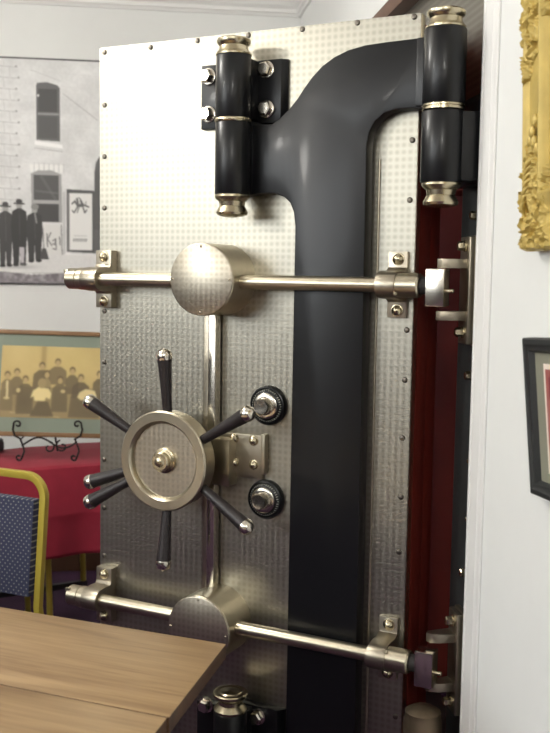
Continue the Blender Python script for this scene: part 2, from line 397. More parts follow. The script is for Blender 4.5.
mb=MB(); mb.lathe([(0,.044),(.008,.047),(.014,.042),(.022,.034),(.032,.034),(.040,.043),(.046,.049),(.053,.050),(.056,.047),(.057,.037),(.055,.033),(.058,.029),(.058,.008),(.060,.005)],L(uB2,BW,zc),(0,0,1),40); mb.build('hinge_cap',M['brass'],door)
# upper right barrel belongs to the arm
mb=MB(); mb.lathe([(0,BR2-.002),(.003,BR2),(zRt-zRm-.013,BR2),(zRt-zRm-.01,BR2-.002)],L(uBR,BW,zRm+.008),(0,0,1),44)
o1=D(425,37,ARM); o2=D(425,108,ARM)
mb.box(L(o1[0]-.02,.006,o2[1]+.004),L(uBR-.01,ARM+.006,o1[1]),0,.006)
mb.build('hinge_barrel',M['black'],door)
mb=MB(); cap(mb,uBR,zRt,1); mb.build('hinge_cap',M['brass'],door)
mb=MB(); mb.lathe([(-.008,BR2-.003),(-.006,BR2+.001),(-.002,BR2+.001),(-.001,BR2-.003),(.001,BR2-.003),(.002,BR2+.001),(.006,BR2+.001),(.008,BR2-.003)],L(uBR,BW,zRm),(0,0,1),44); mb.build('hinge_ring',M['brass'],door)

# ---- pressure bars
BARW=.075
def drum(px,py,label=None):
    u,z=D(px,py,.13); r=.099
    mb=MB(); mb.lathe([(0,r),(.124,r),(.128,r-.003)],L(u,0,z),NF,64)
    o=mb.build('drum_housing',M['steel'],door,smooth=30)
    mb=MB(); mb.lathe([(.128,r-.001),(.1305,r-.001),(.132,r-.004)],L(u,0,z),NF,64); c=mb.build('drum_cover',M['turned_cap'],o,smooth=30)
    for k in range(4):
        t=PI/2*k; mb=MB(); mb.bolt(L(u+math.cos(t)*(r-.009),.131,z+math.sin(t)*(r-.009)),NF,.0035,.004,0,False); mb.build('cover_screw',M['dullsteel'],c)
    return u,z
ud,zd=drum(201,279.5); ud2,zd2=drum(198,631)
zbar=1.5245; zbar2=.556
def omega(z,th=.012):
    pts=[]
    h=.085
    pts+=[(0,z-h),(th,z-h),(th,z-.044),(max(.03,th+.006),z-.035),(BARW-.02,z-.036)]
    for k in range(13):
        t=-PI/2+PI*k/12; pts.append((BARW+.034*math.cos(t),z+.034*math.sin(t)))
    pts+=[(BARW-.02,z+.036),(max(.03,th+.006),z+.035),(th,z+.044),(th,z+h),(0,z+h)]
    return pts
def bracket(ua,ub,z,th=.012,name='bar_bracket'):
    m_=MB(); m_.prism(omega(z,th),lambda p,d: L(d,p[0],p[1]),ua,ub)
    o=m_.build(name,M['dullsteel'],door,smooth=28,bevel=.0015)
    for sz in (1,-1):
        q=MB(); q.bolt(L((ua+ub)/2+.002,th,z+sz*.066),NF,.0135,.016,0,False); q.build('bolt',M['brass'],o)
    return o
UBL=D(67,279,BARW)[0]+.012
for z,zz in ((zbar,0),(zbar2,1)):
    u_d=ud if z==zbar else ud2
    mb=MB(); mb.lathe([(0,.0195),(1.05-.02,.0195)],L(.02,BARW,z),(1,0,0),28); bar=mb.build('pressure_bar',M['steel'],door)
    mb=MB(); mb.lathe([(0,.022),(0,.030),(.002,.0312),(.036,.0312),(.0361,.028),(.0390,.028),(.0391,.0318),(.041,.0330),(.086,.0330),(.0885,.0315),(.0886,.018)],L(UBL,BARW,z),(1,0,0),32)
    mb.box(L(UBL-.006,BARW+.012,z+.016),L(UBL+.012,BARW+.024,z+.027),0,.002); mb.build('bar_sleeve',M['steel'],bar,smooth=22)
    ua=D(377,282,BARW)[0]; ub=D(394,282,BARW)[0]; uc=D(421,282,BARW)[0]
    mb=MB(); mb.lathe([(0,.018),(.004,.029),(.008,.031),(uc-ua-.004,.031),(uc-ua,.028)],L(ua,BARW,z),(1,0,0),36)
    mb.lathe([(ub-ua-.001,.0318),(ub-ua+.001,.0318)],L(ua,BARW,z),(1,0,0),36)
    mb.blob(L(ub+.012,BARW+.022,z-.022 if z>1 else z+.024),.006); mb.build('bar_sleeve',M['steel'],bar,smooth=22)
    # square hook block on the bar's end
    x0,z1_=D(426,268.5,.095); x1,z0_=D(443.5,307,.095); dz=z-zbar
    mb=MB(); mb.lathe([(0,.022),(.05,.022)],L(uc-.01,BARW,z),(1,0,0),24); mb.build('bar_end_pin',M['shadowgap'],bar)
    mb=MB(); mb.box(L(x0,.05,z0_+dz),L(x1,.098,z1_+dz),0,.003); mb.build('hook_block',M['bright'],bar)
    mb=MB(); mb.lathe([(0,.006),(.018,.006),(.02,.004)],L(x1,.08,z-.012),(1,0,0),14); mb.build('block_pin',M['brass'],bar)
bl0=D(99.5,280,0)[0]+.004
for z in (zbar,zbar2):
    bracket(bl0+.004,bl0+.06,z,.028); u_r=D(389,300,0)[0]; bracket(u_r,u_r+.052,z)
# ---- vertical draw bar
v0=D(203.5,360,.03)[0]; v1=D(209,360,.03)[0]; v2=D(216.5,360,.03)[0]
mb=MB(); mb.box(L(v1,.006,zd2),L(v2,.036,zd),0,.003); vb=mb.build('draw_bar',M['bright'],door)
mb=MB(); mb.box(L(v0,.004,zd2),L(v1+.001,.03,zd),0,.002); mb.build('draw_bar_strip',M['dullsteel'],vb)
# ---- handwheel
HWW=.158
uw,zw=D(161.8,461.3,HWW)
mb=MB(); R_=.141
mb.lathe([(.088,.09),(.09,R_-.012),(.10,R_-.004),(.145,R_-.004),(.150,R_),(HWW-.004,R_),(HWW,R_-.004),(HWW,.113),(HWW-.004,.109),(HWW-.010,.105),(HWW-.022,.104),(.12,.103)],L(uw,0,zw),NF,72)
wheel=mb.build('handwheel',M['steel'],door,smooth=30)
mb=MB(); mb.lathe([(HWW-.03,.105),(HWW-.016,.105)],L(uw,0,zw),NF,64); mb.build('wheel_disc',M['turned_cap'],wheel)
mb=MB(); mb.lathe([(0,.034),(.085,.034),(.09,.06),(.1,.06)],L(uw,0,zw),NF,36); mb.build('wheel_shaft',M['dullsteel'],wheel)
mb=MB(); mb.lathe([(HWW-.016,.036),(HWW-.010,.036),(HWW-.008,.031),(HWW-.004,.031),(HWW-.002,.027),(HWW+.010,.027),(HWW+.013,.024),(HWW+.013,.015),(HWW+.018,.012),(HWW+.021,.004)],L(uw,0,zw),NF,36); mb.build('wheel_hub',M['brass'],wheel)
def handle(ang, r_in=.128, r_out=.310, w=.142, wo=None, mats=('grip','bright')):
    wo=w if wo is None else wo
    d=Vector((math.cos(ang),0,math.sin(ang)))
    p=L(uw,w-.012,zw)+d*r_in; q=L(uw,wo+.008,zw)+d*r_out; ax=(q-p); ln=ax.length
    m_=MB(); m_.lathe([(-.004,.0125),(.004,.013),(.006,.0132),(ln*.3,.0145),(ln*.7,.0185),(ln-.024,.0205)],p,ax,24)
    o=m_.build('handle',M[mats[0]],wheel)
    m_=MB(); m_.lathe([(ln-.026,.0212),(ln-.02,.0222),(ln-.008,.021),(ln-.002,.016),(ln+.001,.008),(ln+.003,.006),(ln+.004,.002)],p,ax,24); m_.build('handle_cap',M[mats[1]],wheel)
for k in range(6): handle(math.radians(90+60*k),r_out=.324 if k in (4,5) else .311)
handle(math.radians(199),.11,.312,.104,.11)
# ---- bolted plate behind the wheel
u0_,z1_=D(226,433,.012); u1_,z0_=D(267,476,.012)
mb=MB(); mb.box(L(u0_-.03,0,z0_-.012),L(u1_-.014,.012,z1_),0,.002); pt=mb.build('bolted_plate',M['dullsteel'],door)
mb=MB(); a0=D(262.5,434,.012); a1=D(266,474,.012); mb.box(L(a0[0],0,a1[1]),L(a1[0],.022,a0[1]),0,.002); mb.build('plate_edge_strip',M['steel'],pt)
for bx,by in ((252.5,441),(252.5,465),(233,438.5),(233,462.5)):
    bu,bz=D(bx,by,.02); mb=MB(); mb.bolt(L(bu,.012,bz),NF,.012,.014,0,False); mb.build('bolt',M['brass'],pt)
q0=D(212,438,.05); q1=D(229,487,.05)
mb=MB(); mb.box(L(q0[0],0,q1[1]),L(q1[0],.05,q0[1]),0,.006); mb.build('bearing_block',M['steel'],pt)
# ---- combination dials
def dial(px,py,kx,ky):
    u,z=D(px,py,.012)
    m_=MB(); m_.lathe([(0,.056),(.010,.056),(.016,.053),(.018,.049),(.015,.047),(.012,.0455)],L(u,0,z),NF,56); o=m_.build('combination_dial',M['dial'],door)
    m_=MB(); m_.lathe([(.012,.0455),(.017,.045),(.020,.042),(.023,.036)],L(u,0,z),NF,56); ring=m_.build('dial_ring',M['dial'],o)
    m_=MB()
    for k in range(40):
        t=2*PI*k/40; l_=.007 if k%5==0 else .004
        a_=Vector((math.cos(t),0,math.sin(t))); b_=Vector((-math.sin(t),0,math.cos(t)))*.0007
        c0=L(u,.0175,z)+a_*.0455; c1=L(u,.0215,z)+a_*(.0455-l_)
        m_.add([c0-b_,c0+b_,c1+b_,c1-b_]+[p_-NF*.002 for p_ in (c0-b_,c0+b_,c1+b_,c1-b_)],[(0,1,2,3),(7,6,5,4),(0,4,5,1),(1,5,6,2),(2,6,7,3),(3,7,4,0)])
    m_.build('dial_marks',M['tick'],o)
    m_=MB(); m_.lathe([(.020,.037),(.026,.036),(.028,.033),(.028,.024),(.032,.0225),(.050,.0215),(.053,.020),(.053,.016),(.052,.002)],L(u,0,z),NF,40)
    for k in range(24):
        t=2*PI*k/24; m_.blob(L(u+math.cos(t)*.0215,.042,z+math.sin(t)*.0215),(.0015,.008,.0015),0,6)
    m_.build('dial_knob',M['bright'],o)
dial(267.5,405.5,0,0); dial(265,499.5,0,0)
# ---- face screws
scr=[(104,52),(150,47),(197,40.5),(248,35),(302,29),(357,22.5),(414,16.5),(104,105),(104,156.5),(104,208),(104,311),(103.7,362),(103.7,410),(103.7,460),(103.7,508),(103.7,556),
     (412,140),(409.5,200),(404.5,380),(402,438),(400.5,497),(398.5,552),(395,717),(406.5,330)]
for x,y in scr:
    u,z=D(x,y,.003); mb=MB(); mb.lathe([(0,.0075),(.002,.0075),(.0042,.0055),(.005,.0015)],L(u,0,z),NF,16); mb.build('screw',M['screwhead'],door)
# light soft bead along the right inset panel beside the black column
mb=MB(); mb.tube([L(uR+.012,.001,DB+.02),L(uR+.012,.001,D(366,160,0)[1])],.004,8); mb.build('panel_bead',M['dullsteel'],door)

# ------------------------------------------------------------------ vault door frame on the wall
FT=.03      # recess of the frame's face behind the wall face
fr=thing('vault_door_frame','dark steel and red frame of the vault doorway at the white wall','door frame',RM(0,0,0),WALL_ANG)
fr['kind']='structure'
def FL(s,t,z): return Vector((t,s,z))       # local: x = B, y = A
def fbox(mb,s0,s1,t0,t1,z0,z1,mi=0,bev=0): mb.box(FL(s0,t0,z0),FL(s1,t1,z1),mi,bev); return mb
mb=MB(); fbox(mb,.001,.215,FT,.12,0,FZ,0,.002); mb.build('stile',M['gunmetal'],fr)
mb=MB(); fbox(mb,.001,1.24,FT-.002,FT+.02,2.0,FZ-.001); mb.build('head_plate',M['turned'],fr)
mb=MB()
for i,(sa,tt) in enumerate(((.215,.045),(.25,.11),(.29,.17),(.33,.24))):
    fbox(mb,sa,sa+.05,tt,tt+.09,0,2.0-.04*i,0,.003)
    fbox(mb,sa+.04,1.24-.04*i,tt,tt+.09,1.95-.04*i,2.0,0,.003)
mb.build('stepped_jamb',M['red'],fr)
mb=MB(); fbox(mb,.33,1.24,.5,.52,0,2.0); fbox(mb,1.2,1.24,.04,.52,0,2.0); mb.build('inner_panel',M['red'],fr)
# lower half of the right hinge barrel with its flange
Minv=(Matrix.Translation(RM(0,0,0))@Matrix.Rotation(WALL_ANG,4,'Z')).inverted()
Pb=Minv@(O+UX*uBR+NN*BW)
mb=MB(); mb.lathe([(0,BR2-.002),(.003,BR2),(zRm-zRb-.012,BR2),(zRm-zRb-.009,BR2-.002)],Pb+Vector((0,0,zRb)),(0,0,1),44)
fbox(mb,Pb.y-.035,Pb.y+.05,Pb.x+.02,FT+.002,zRb+.004,zRm-.01,0,.005)
fbox(mb,Pb.y-.035,Pb.y+.13,FT-.03,FT+.002,zRb-.002,zRm+.02,0,.006)
hb=mb.build('hinge_barrel',M['black'],fr)
mb=MB()
pr=[(0,.0465),(.006,.0475),(.012,.043),(.018,.036),(.030,.034),(.040,.040),(.047,.043),(.053,.041),(.057,.030),(.060,.012)]
mb.lathe(pr,Pb+Vector((0,0,zRb)),(0,0,-1),40); mb.build('hinge_cap',M['brass'],fr)
# lower hinge, dull
mb=MB(); Pl=Pb+Vector((0,.02,0)); mb.lathe([(0,.05),(.35,.05),(.36,.046),(.375,.046),(.385,.03),(.39,.005)],Pl+Vector((0,0,.06)),(0,0,1),40)
mb.build('lower_hinge_barrel',M['oldmetal'],fr)
mb=MB(); fbox(mb,Pl.y-.03,Pl.y+.03,Pl.x+.02,FT,.08,.34,0,.004); mb.build('lower_hinge_flange',M['gunmetal'],fr)
mb=MB(); fbox(mb,.002,1.24,-.30,.30,0,.012,0,.003); mb.build('sill_plate',M['gunmetal'],fr)
# strike brackets with two lugs each
def strike(zc,s):
    m_=MB(); fbox(m_,s-.04,s+.04,FT-.014,FT+.001,zc-.155,zc+.118,0,.002); fbox(m_,s-.036,s+.036,FT-.030,FT-.014,zc-.152,zc+.115,0,.003)
    for dz in (.048,-.082):
        pts=[(FT-.028,s-.02),(FT-.07,s-.02),(FT-.092,s-.014),(FT-.1,s),(FT-.092,s+.014),(FT-.07,s+.02),(FT-.028,s+.03)]
        m_.prism(pts,lambda p,d: Vector((p[0],p[1],d)),zc+dz-.0115,zc+dz+.0115)
    o=m_.build('strike_bracket',M['dullsteel'],fr,smooth=28,bevel=.002)
    for dz in (.092,-.122):
        q=MB(); q.bolt(FL(s-.008,FT-.030,zc+dz),Vector((-1,0,0)),.012,.022,0,True,.3); q.build('bolt',M['brass'],o)
strike(1.532,.09); strike(.575,.09)
for z_,l_ in ((1.70,.02),(1.30,.02),(1.08,.006),(.93,.006),(.79,.016)):
    q=MB(); q.bolt(FL(.09,FT,z_),Vector((-1,0,0)),.011 if l_>.01 else .006,l_,0,True,.2); q.build('bolt',M['brass'],fr)
for z_ in (2.1,2.22,2.33):
    q=MB(); q.bolt(FL(.06,FT-.002,z_),Vector((-1,0,0)),.008,.006,0,False); q.build('screw',M['dullsteel'],fr)

# ------------------------------------------------------------------ painted prints (colours of the ink, sampled on a fine mesh)
class Canvas:
    def __init__(s,x0,y0,x1,y1,res,base):
        s.x0,s.y0,s.x1,s.y1=x0,y0,x1,y1
        s.nx=int((x1-x0)*res)+1; s.ny=int((y1-y0)*res)+1; s.res=res
        s.X,s.Y=np.meshgrid(np.linspace(x0,x1,s.nx),np.linspace(y0,y1,s.ny))
        s.c=np.zeros((s.ny,s.nx,3))+np.array(base,float)
        s.rg=np.random.RandomState(3)
    def put(s,m,col,a=1.0):
        m=(m.astype(float)*a)[...,None]; s.c=s.c*(1-m)+np.array(col if hasattr(col,'__len__') else (col,)*3,float)*m
    def rect(s,x0,y0,x1,y1,col,a=1): s.put((s.X>=x0)&(s.X<=x1)&(s.Y>=y0)&(s.Y<=y1),col,a)
    def ell(s,x,y,rx,ry,col,a=1): s.put(((s.X-x)/rx)**2+((s.Y-y)/ry)**2<=1,col,a)
    def soft(s,x,y,rx,ry,col,a=1): s.put(np.exp(-(((s.X-x)/rx)**2+((s.Y-y)/ry)**2)),col,a)
    def poly(s,pts,col,a=1):
        ins=np.zeros(s.X.shape,bool); n=len(pts)
        for i in range(n):
            xa,ya=pts[i]; xb,yb=pts[(i+1)%n]
            if ya==yb: continue
            c=((ya>s.Y)!=(yb>s.Y))&(s.X<(xb-xa)*(s.Y-ya)/(yb-ya)+xa); ins^=c
        s.put(ins,col,a)
    def line(s,x0,y0,x1,y1,w,col,a=1):
        dx,dy=x1-x0,y1-y0; L2=dx*dx+dy*dy+1e-9; t=np.clip(((s.X-x0)*dx+(s.Y-y0)*dy)/L2,0,1)
        s.put(np.hypot(s.X-x0-t*dx,s.Y-y0-t*dy)<=w/2,col,a)
    def noise(s,amp,sc=6,box=None):
        g=s.rg.rand(int(s.ny/sc)+3,int(s.nx/sc)+3)-.5
        yi=np.arange(s.ny)/sc; xi=np.arange(s.nx)/sc; y0=yi.astype(int); x0=xi.astype(int); fy=(yi-y0)[:,None]; fx=(xi-x0)[None]
        v=(g[y0][:,x0]*(1-fy)*(1-fx)+g[y0+1][:,x0]*fy*(1-fx)+g[y0][:,x0+1]*(1-fy)*fx+g[y0+1][:,x0+1]*fy*fx)*2*amp
        if box: v=v*((s.X>=box[0])&(s.X<=box[2])&(s.Y>=box[1])&(s.Y<=box[3]))
        s.c+=v[...,None]
    def blur(s,n=1):
        for _ in range(n):
            p=np.pad(s.c,((1,1),(1,1),(0,0)),'edge'); s.c=(p[:-2,1:-1]+p[2:,1:-1]+p[1:-1,:-2]+p[1:-1,2:]+2*p[1:-1,1:-1])/6
    def mesh(s,name,fn,m,parent=None):       # fn(fx,fy) -> 3D, fx right 0..1, fy down 0..1
        P00=fn(0,0); ex=fn(1,0)-P00; ey=fn(0,1)-P00
        gx,gy=np.meshgrid(np.linspace(0,1,s.nx),np.linspace(0,1,s.ny))
        co=np.array(P00)+gx[...,None]*np.array(ex)+gy[...,None]*np.array(ey)
        i=np.arange(s.nx*s.ny).reshape(s.ny,s.nx); q=np.stack([i[:-1,:-1],i[1:,:-1],i[1:,1:],i[:-1,1:]],-1).reshape(-1,4)
        me=bpy.data.meshes.new(name); me.from_pydata(co.reshape(-1,3).tolist(),[],q.tolist())
        a=me.color_attributes.new('ink','FLOAT_COLOR','POINT')
        v=np.clip(s.c/255,0,1); v=np.where(v<=.04045,v/12.92,((v+.055)/1.055)**2.4)
        a.data.foreach_set('color',np.concatenate([v,np.ones(v.shape[:2]+(1,))],-1).astype(np.float32).ravel())
        me.materials.append(m); o=bpy.data.objects.new(name,me); C.objects.link(o)
        if parent is not None: o.parent=parent
        return o
# ---- the black and white wall photograph
cv=Canvas(-60,59.5,108,283.5,2.6,(202,203,203))
cv.noise(9,30); cv.noise(5,5)
for k,y in enumerate(range(66,272,11)):         # rough stone courses at the left
    o_=(k%2)*6
    cv.line(-60,y-2,16+o_*.3,y+2,1.0,158,.55); 
    for x in range(-58+o_,14,15): cv.line(x,y-9,x+1,y,1,168,.45); cv.soft(x+7,y-5,4,3,176,.35)
    cv.ell(15+o_*.4,y+1,1.2,.9,110,.6)
for k,y in enumerate(range(70,170,13)): cv.line(20,y,98,y+4,.6,188,.35)
cv.line(30,70,60,80,.8,150,.4); cv.line(62,92,98,118,.7,140,.6)
cv.rect(33,82,60,142,214,.5)
cv.poly([(35,85),(36,82.5),(46,81.5),(56,84),(59,87),(59,140),(35,139)],(92,92,92)); cv.rect(37,88,56,111,(70,70,70)); cv.rect(37,115,56,137,(80,80,80)); cv.rect(36,112,58,114,(135,135,135)); cv.ell(37,95,1.2,1.4,190)
cv.poly([(33,140),(61,143),(62,147),(33,144)],(226,226,226)); cv.line(33,147,61,150,.8,150,.7)
for x in range(28,63,5): cv.poly([(x,163),(x+4,163.5),(x+3.5,171),(x+.5,171)],(222,222,220),.8); cv.line(x+4.5,162,x+4.5,171,.6,150,.7)
cv.poly([(29,173),(36,169.5),(50,169),(60,173),(61,224),(30,222)],(150,150,150)); cv.rect(32,174,57.5,199,(82,82,82)); cv.rect(32,203,57.5,221,(70,70,70)); cv.rect(31,199.5,58,202,(160,160,160)); cv.line(40,176,54,198,3,108,.4); cv.line(34,190,57,192,2,112,.5)
cv.rect(30,221.5,61,224,(208,208,208))
cv.poly([(41,223),(59,225),(60,256),(42,255)],(204,204,202)); cv.line(59.8,224,60.6,257,1.2,120,.8); cv.line(42,255.5,62,257,1.1,120,.7)
for a_,b_,c_,d_ in ((45,233,45.5,246),(49,232,45.5,239),(46,239,50,245),(51,240,54,238),(54,238,53,244),(53,244,51,243),(54,239,54.5,249),(54.5,249,51,248),(58,236,58.4,244)): cv.line(a_,b_,c_,d_,1.2,110,.9)
cv.rect(61.5,190,64,258,(170,170,170),.7)
cv.poly([(65.5,187.5),(94,188.5),(94,252),(65.5,251)],(84,84,84)); cv.rect(68.2,191.5,91.6,249,(212,212,210)); cv.rect(66.5,191,67.3,250,(150,150,150),.8)
cv.line(64,254,94,255,2.2,(222,222,222))
for a_,b_,c_,d_,w_ in ((71,202,74,199,1.6),(74,200,77,204,2),(76,197,77,201,2),(77,204,82,203,3.4),(80,199,82,203,2.2),(82,203,88,205,1.6),(76,206,73,211,1.4),(73,211,71,209,1.2),(82,205,84,211,1.4),(84,211,86,208,1.2),(78,206,76,211,1),(80,198,78,196,1.2),(85,204,85,200,1)): cv.line(a_,b_,c_,d_,w_,95)
for x in np.arange(73,86,1.7): cv.line(x,234.5,x+.9,234.6,.7,165,.9)
for x in np.arange(72.5,87,2.1): cv.line(x,237.6,x,240.2,.8,120,.9); cv.line(x,237.8,x+1.1,238,.7,125,.9); cv.line(x+1.1,239,x,240,.6,130,.8)
cv.poly([(94,250),(94,170),(95.5,160),(99,154),(108,150),(108,250)],(88,88,88)); cv.rect(93.6,228,108,252,(98,98,98),.8)
cv.poly([(-60,262),(0,258),(40,254),(108,254),(108,284),(-60,284)],(204,204,203)); cv.noise(4,4,(-60,255,108,272))
cv.poly([(-60,273),(0,272),(30,275),(60,273),(108,271),(108,284),(-60,284)],(128,124,128)); cv.noise(30,7,(-60,273,108,283)); cv.line(-60,273.5,108,273,1,150,.5)
cv.ell(-18,262,20,4,150,.5); cv.soft(14,267,20,2,140,.6)
def man(x,top,w,foot,shade,hat=True,leg=None):
    cv.ell(x,top+4.5,3.1,4.4,(150,150,148))
    if hat: cv.ell(x,top+1.2,3.2,2.6,(64,64,64)); cv.line(x-5,top+3,x+5,top+3.4,1.5,(70,70,70))
    else: cv.ell(x,top+1.5,3.4,2.2,(90,90,90))
    h=foot-top
    cv.poly([(x-2,top+8),(x+2,top+8),(x+w*.42,top+11),(x+w*.5,top+h*.45),(x+w*.42,top+h*.66),(x+w*.36,foot-2),(x+.8,foot-2),(x,top+h*.7),(x-.8,foot-1),(x-w*.36,foot-1),(x-w*.42,top+h*.66),(x-w*.5,top+h*.4),(x-w*.42,top+11)],(shade,)*3)
    cv.ell(x-w*.22,foot-1,3,1.6,(54,54,54)); cv.ell(x+w*.24,foot-1.5,3,1.6,(54,54,54))
    cv.line(x,top+9,x+.5,top+h*.6,.7,shade+30,.5)
man(-32,205,17,268,66); man(-14,203,17,268,74); man(3,203,15,267,68)
man(17,200,17,266,58); cv.poly([(17,247),(22,247),(21.5,263),(18,263)],(176,172,176)); cv.ell(20,264.5,3,1.4,(90,90,90))
man(32.5,204,17,262,62,False); cv.ell(33,206,4,3,(128,128,126)); cv.line(33,213,34.5,222,1.6,150,.8)
cv.line(41,228,41.8,250,1.1,120); cv.poly([(40,248),(44,248),(47,259),(38,259)],(76,76,76))
cv.blur(2); cv.c=cv.c*1.1
mural=thing('wall_photograph','large black and white photograph of men outside a stone building, hanging on the back wall','photograph',RM(S1,0,0),WALL_ANG)
Pc=[plane_hit(x,y,RM(S1-.013,0,0),A) for x,y in ((-60,54),(108,63.7),(108,284),(-60,282))]
iv=(Matrix.Translation(RM(S1,0,0))@Matrix.Rotation(WALL_ANG,4,'Z')).inverted()
Lc=[iv@p for p in Pc]; xl=Lc[0].x; xr=Lc[1].x; zt_=(Lc[0].z+Lc[1].z)/2; zb_=(Lc[2].z+Lc[3].z)/2
mb=MB(); mb.box((xl-.006,-.002,zb_-.006),(xr+.006,-.012,zt_+.008)); mb.build('backing_board',M['plastic'],mural)
cv.mesh('print',lambda fx,fy: Vector((xl+(xr-xl)*fx,-.0135,zt_+(zb_-zt_)*fy)),attr_mat('mural_ink',.45,.3),mural)

# ------------------------------------------------------------------ crimson clothed table with the family photograph on its easel
a_=at_z(0,472,.75); b_=at_z(99,464,.75); dirT=(b_-a_); dirT.z=0; dirT.normalize(); perT=Vector((-dirT.y,dirT.x,0))
angT=math.atan2(dirT.y,dirT.x); TL,TR,TD=-.75,.62,.50
tbl=thing('folding_table','rectangular table hidden beneath the crimson cloth, against the back wall','table',a_.copy()-Vector((0,0,.75)),angT)
mb=MB(); mb.box((TL+.02,.015,.715),(TR-.02,TD-.015,.742),0,.004); mb.build('tabletop',M['plastic'],tbl)
for lx in (TL+.12,TR-.14,.22):
    for ly in (.07,TD-.07):
        mb=MB(); mb.tube([(lx,ly,0),(lx-.02,ly,.715)],.013,12); mb.build('leg',M['chairgold'],tbl)
mb=MB(); mb.box((TL+.12,TD-.085,.10),(TR-.13,TD-.06,.125)); mb.build('stretcher',M['plastic'],tbl)
def cloth():
    hem=.375; top=.75; nx=150; 
    prof=[('t',TD),('t',TD*.66),('t',TD*.33),('t',.03),('t',.012)]
    mb=MB(); rows=[]
    random.seed(8)
    zs=[.745,.735,.70,.66,.62,.58,.56,.545,.53,.50,.46,.42,.39,hem]
    xs=[TL+(TR-TL)*i/nx for i in range(nx+1)]
    for k,(q,y) in enumerate(prof): rows.append([(x,y,top+.0015*math.sin(x*9+y*7)+.001*math.sin(x*31)) for x in xs])
    for z in zs:
        f=(top-z)/(top-hem)
        row=[]
        for x in xs:
            amp=.016*f
            y=-.004-.012*min(1,f*3)-amp*(.6*math.sin(x*13+.5)+.4*math.sin(x*29+1.3))-.006*f
            if .535<z<.57: y-=.006*(1-abs(z-.555)/.02)      # pressed fold
            row.append((x,y,z+(.006*math.sin(x*6)*f)))
        rows.append(row)
    n=len(xs)
    for r_ in rows: mb.v+= [tuple(p) for p in r_]
    for i in range(len(rows)-1):
        for j in range(nx):
            mb.f.append((i*n+j,i*n+j+1,(i+1)*n+j+1,(i+1)*n+j)); mb.m.append(0)
    # side drops
    for side,x in ((-1,TL),(1,TR)):
        base=len(mb.v); m=14
        for z in (.752,.70,.6,.5,hem+.01):
            for j in range(m+1):
                y=-.01+(TD+.01)*j/m; mb.v.append((x+side*(.006+.012*math.sin(y*30)*(.75-z)*2),y,z))
        for i in range(4):
            for j in range(m):
                p=base+i*(m+1)+j; mb.f.append((p,p+1,p+m+2,p+m+1)); mb.m.append(0)
    o=mb.build('tablecloth',M['cloth'],None,smooth=60)
    sol=o.modifiers.new('thick','SOLIDIFY'); sol.thickness=.002; sol.offset=1
    o.location=a_-Vector((0,0,.75)); o.rotation_euler=(0,0,angT); o['label']='crimson red cloth draped over the table by the back wall'; o['category']='tablecloth'
    return o
cloth()
# framed family photograph
cv=Canvas(1.5,347,118,418.5,3.0,(186,164,108))
cv.noise(8,40); cv.noise(3,3)
cv.soft(20,352,18,26,(206,186,128),.55); cv.soft(70,362,30,22,(204,184,120),.6); cv.rect(40,347,44,390,(150,130,82),.35); cv.soft(42,360,3,30,(150,128,80),.5)
cv.poly([(1.5,392),(20,388),(118,388),(118,419),(1.5,419)],(132,116,82),.75)
cv.soft(15,415,40,5,(150,134,96),.6); cv.line(12,413.5,60,417.5,1.1,(196,180,128),.6)
def fam(x,hy,w,by,col,skin=(176,154,106),dark=(96,82,56)):
    cv.poly([(x-w*.2,hy+4),(x+w*.2,hy+4),(x+w*.5,hy+8),(x+w*.55,by),(x-w*.55,by),(x-w*.5,hy+8)],col,.86)
    cv.ell(x,hy-.8,2.9,3.6,dark,.85); cv.ell(x,hy+.6,2.3,3.0,skin)
D1=(102,90,64); D2=(112,98,70)
fam(41,367,16,390,D1); fam(56,363,17,385,D2); fam(70.5,371,12,394,D1); fam(97,374,12,400,D1); fam(110,372,13,400,D1)
fam(17,374,12,396,D2); fam(8,377,11,412,(120,106,76)); cv.line(8,383,8.4,399,2,(214,198,150)); cv.ell(8,399.5,3,1.4,(206,190,140),.8)
fam(25.5,381,15,415,D1); cv.soft(25,402,9,9,(92,80,58),.5)
fam(46,375,8,388,(150,134,92)); cv.poly([(33,392),(38,388),(48,389),(51,394),(50,400),(46,398),(45,401.5),(35,401.5),(34,397),(31,399)],(222,204,146)); cv.ell(41.5,384,4,5,(156,138,96))
fam(59,380.5,14,412,D1); fam(79,378,16,398,(92,80,58)); cv.ell(62,391.5,2.4,1.8,(190,170,120))
cv.poly([(38,402),(48,402),(54,417),(31,417)],(96,84,60),.9); cv.poly([(70,396),(94,394),(98,417),(68,417)],(98,86,62),.8)
cv.poly([(78,392),(84,388.5),(93,390),(95,396),(90,396),(88,399),(80,400),(76,397)],(216,198,144)); cv.ell(19,391.5,2,2.4,(190,174,124))
cv.blur(9)
FWc=at_y(49,437,4.13); zb0=at_y(49,437,4.13).z; zt0=at_y(49,331,4.22).z
ph=thing('framed_photograph','faded sepia family group photograph in a thin wood frame standing on the crimson table','picture frame',Vector((FWc.x,4.13,zb0)),math.radians(4))
hh=zt0-zb0; tilt=math.atan2(.10,hh); hh=hh/math.cos(tilt)
PT=Matrix.Rotation(.022,4,'Y')@Matrix.Rotation(-tilt,4,'X')
def PH(x,y,z): return PT@Vector((x,y,z))
px2=4.15/1000
fx0,fx1=-72*px2,68*px2
bw=.019
mb=MB()
for A0,A1 in (((fx0,-.008,0),(fx1,.014,bw)),((fx0,-.008,hh-bw),(fx1,.014,hh)),((fx0,-.008,0),(fx0+bw,.014,hh)),((fx1-bw,-.008,0),(fx1,.014,hh))):
    mb.box(A0,A1,0,.003,T=lambda v: PH(v.x,v.y,v.z))
mb.build('frame',M['frame_wood'],ph)
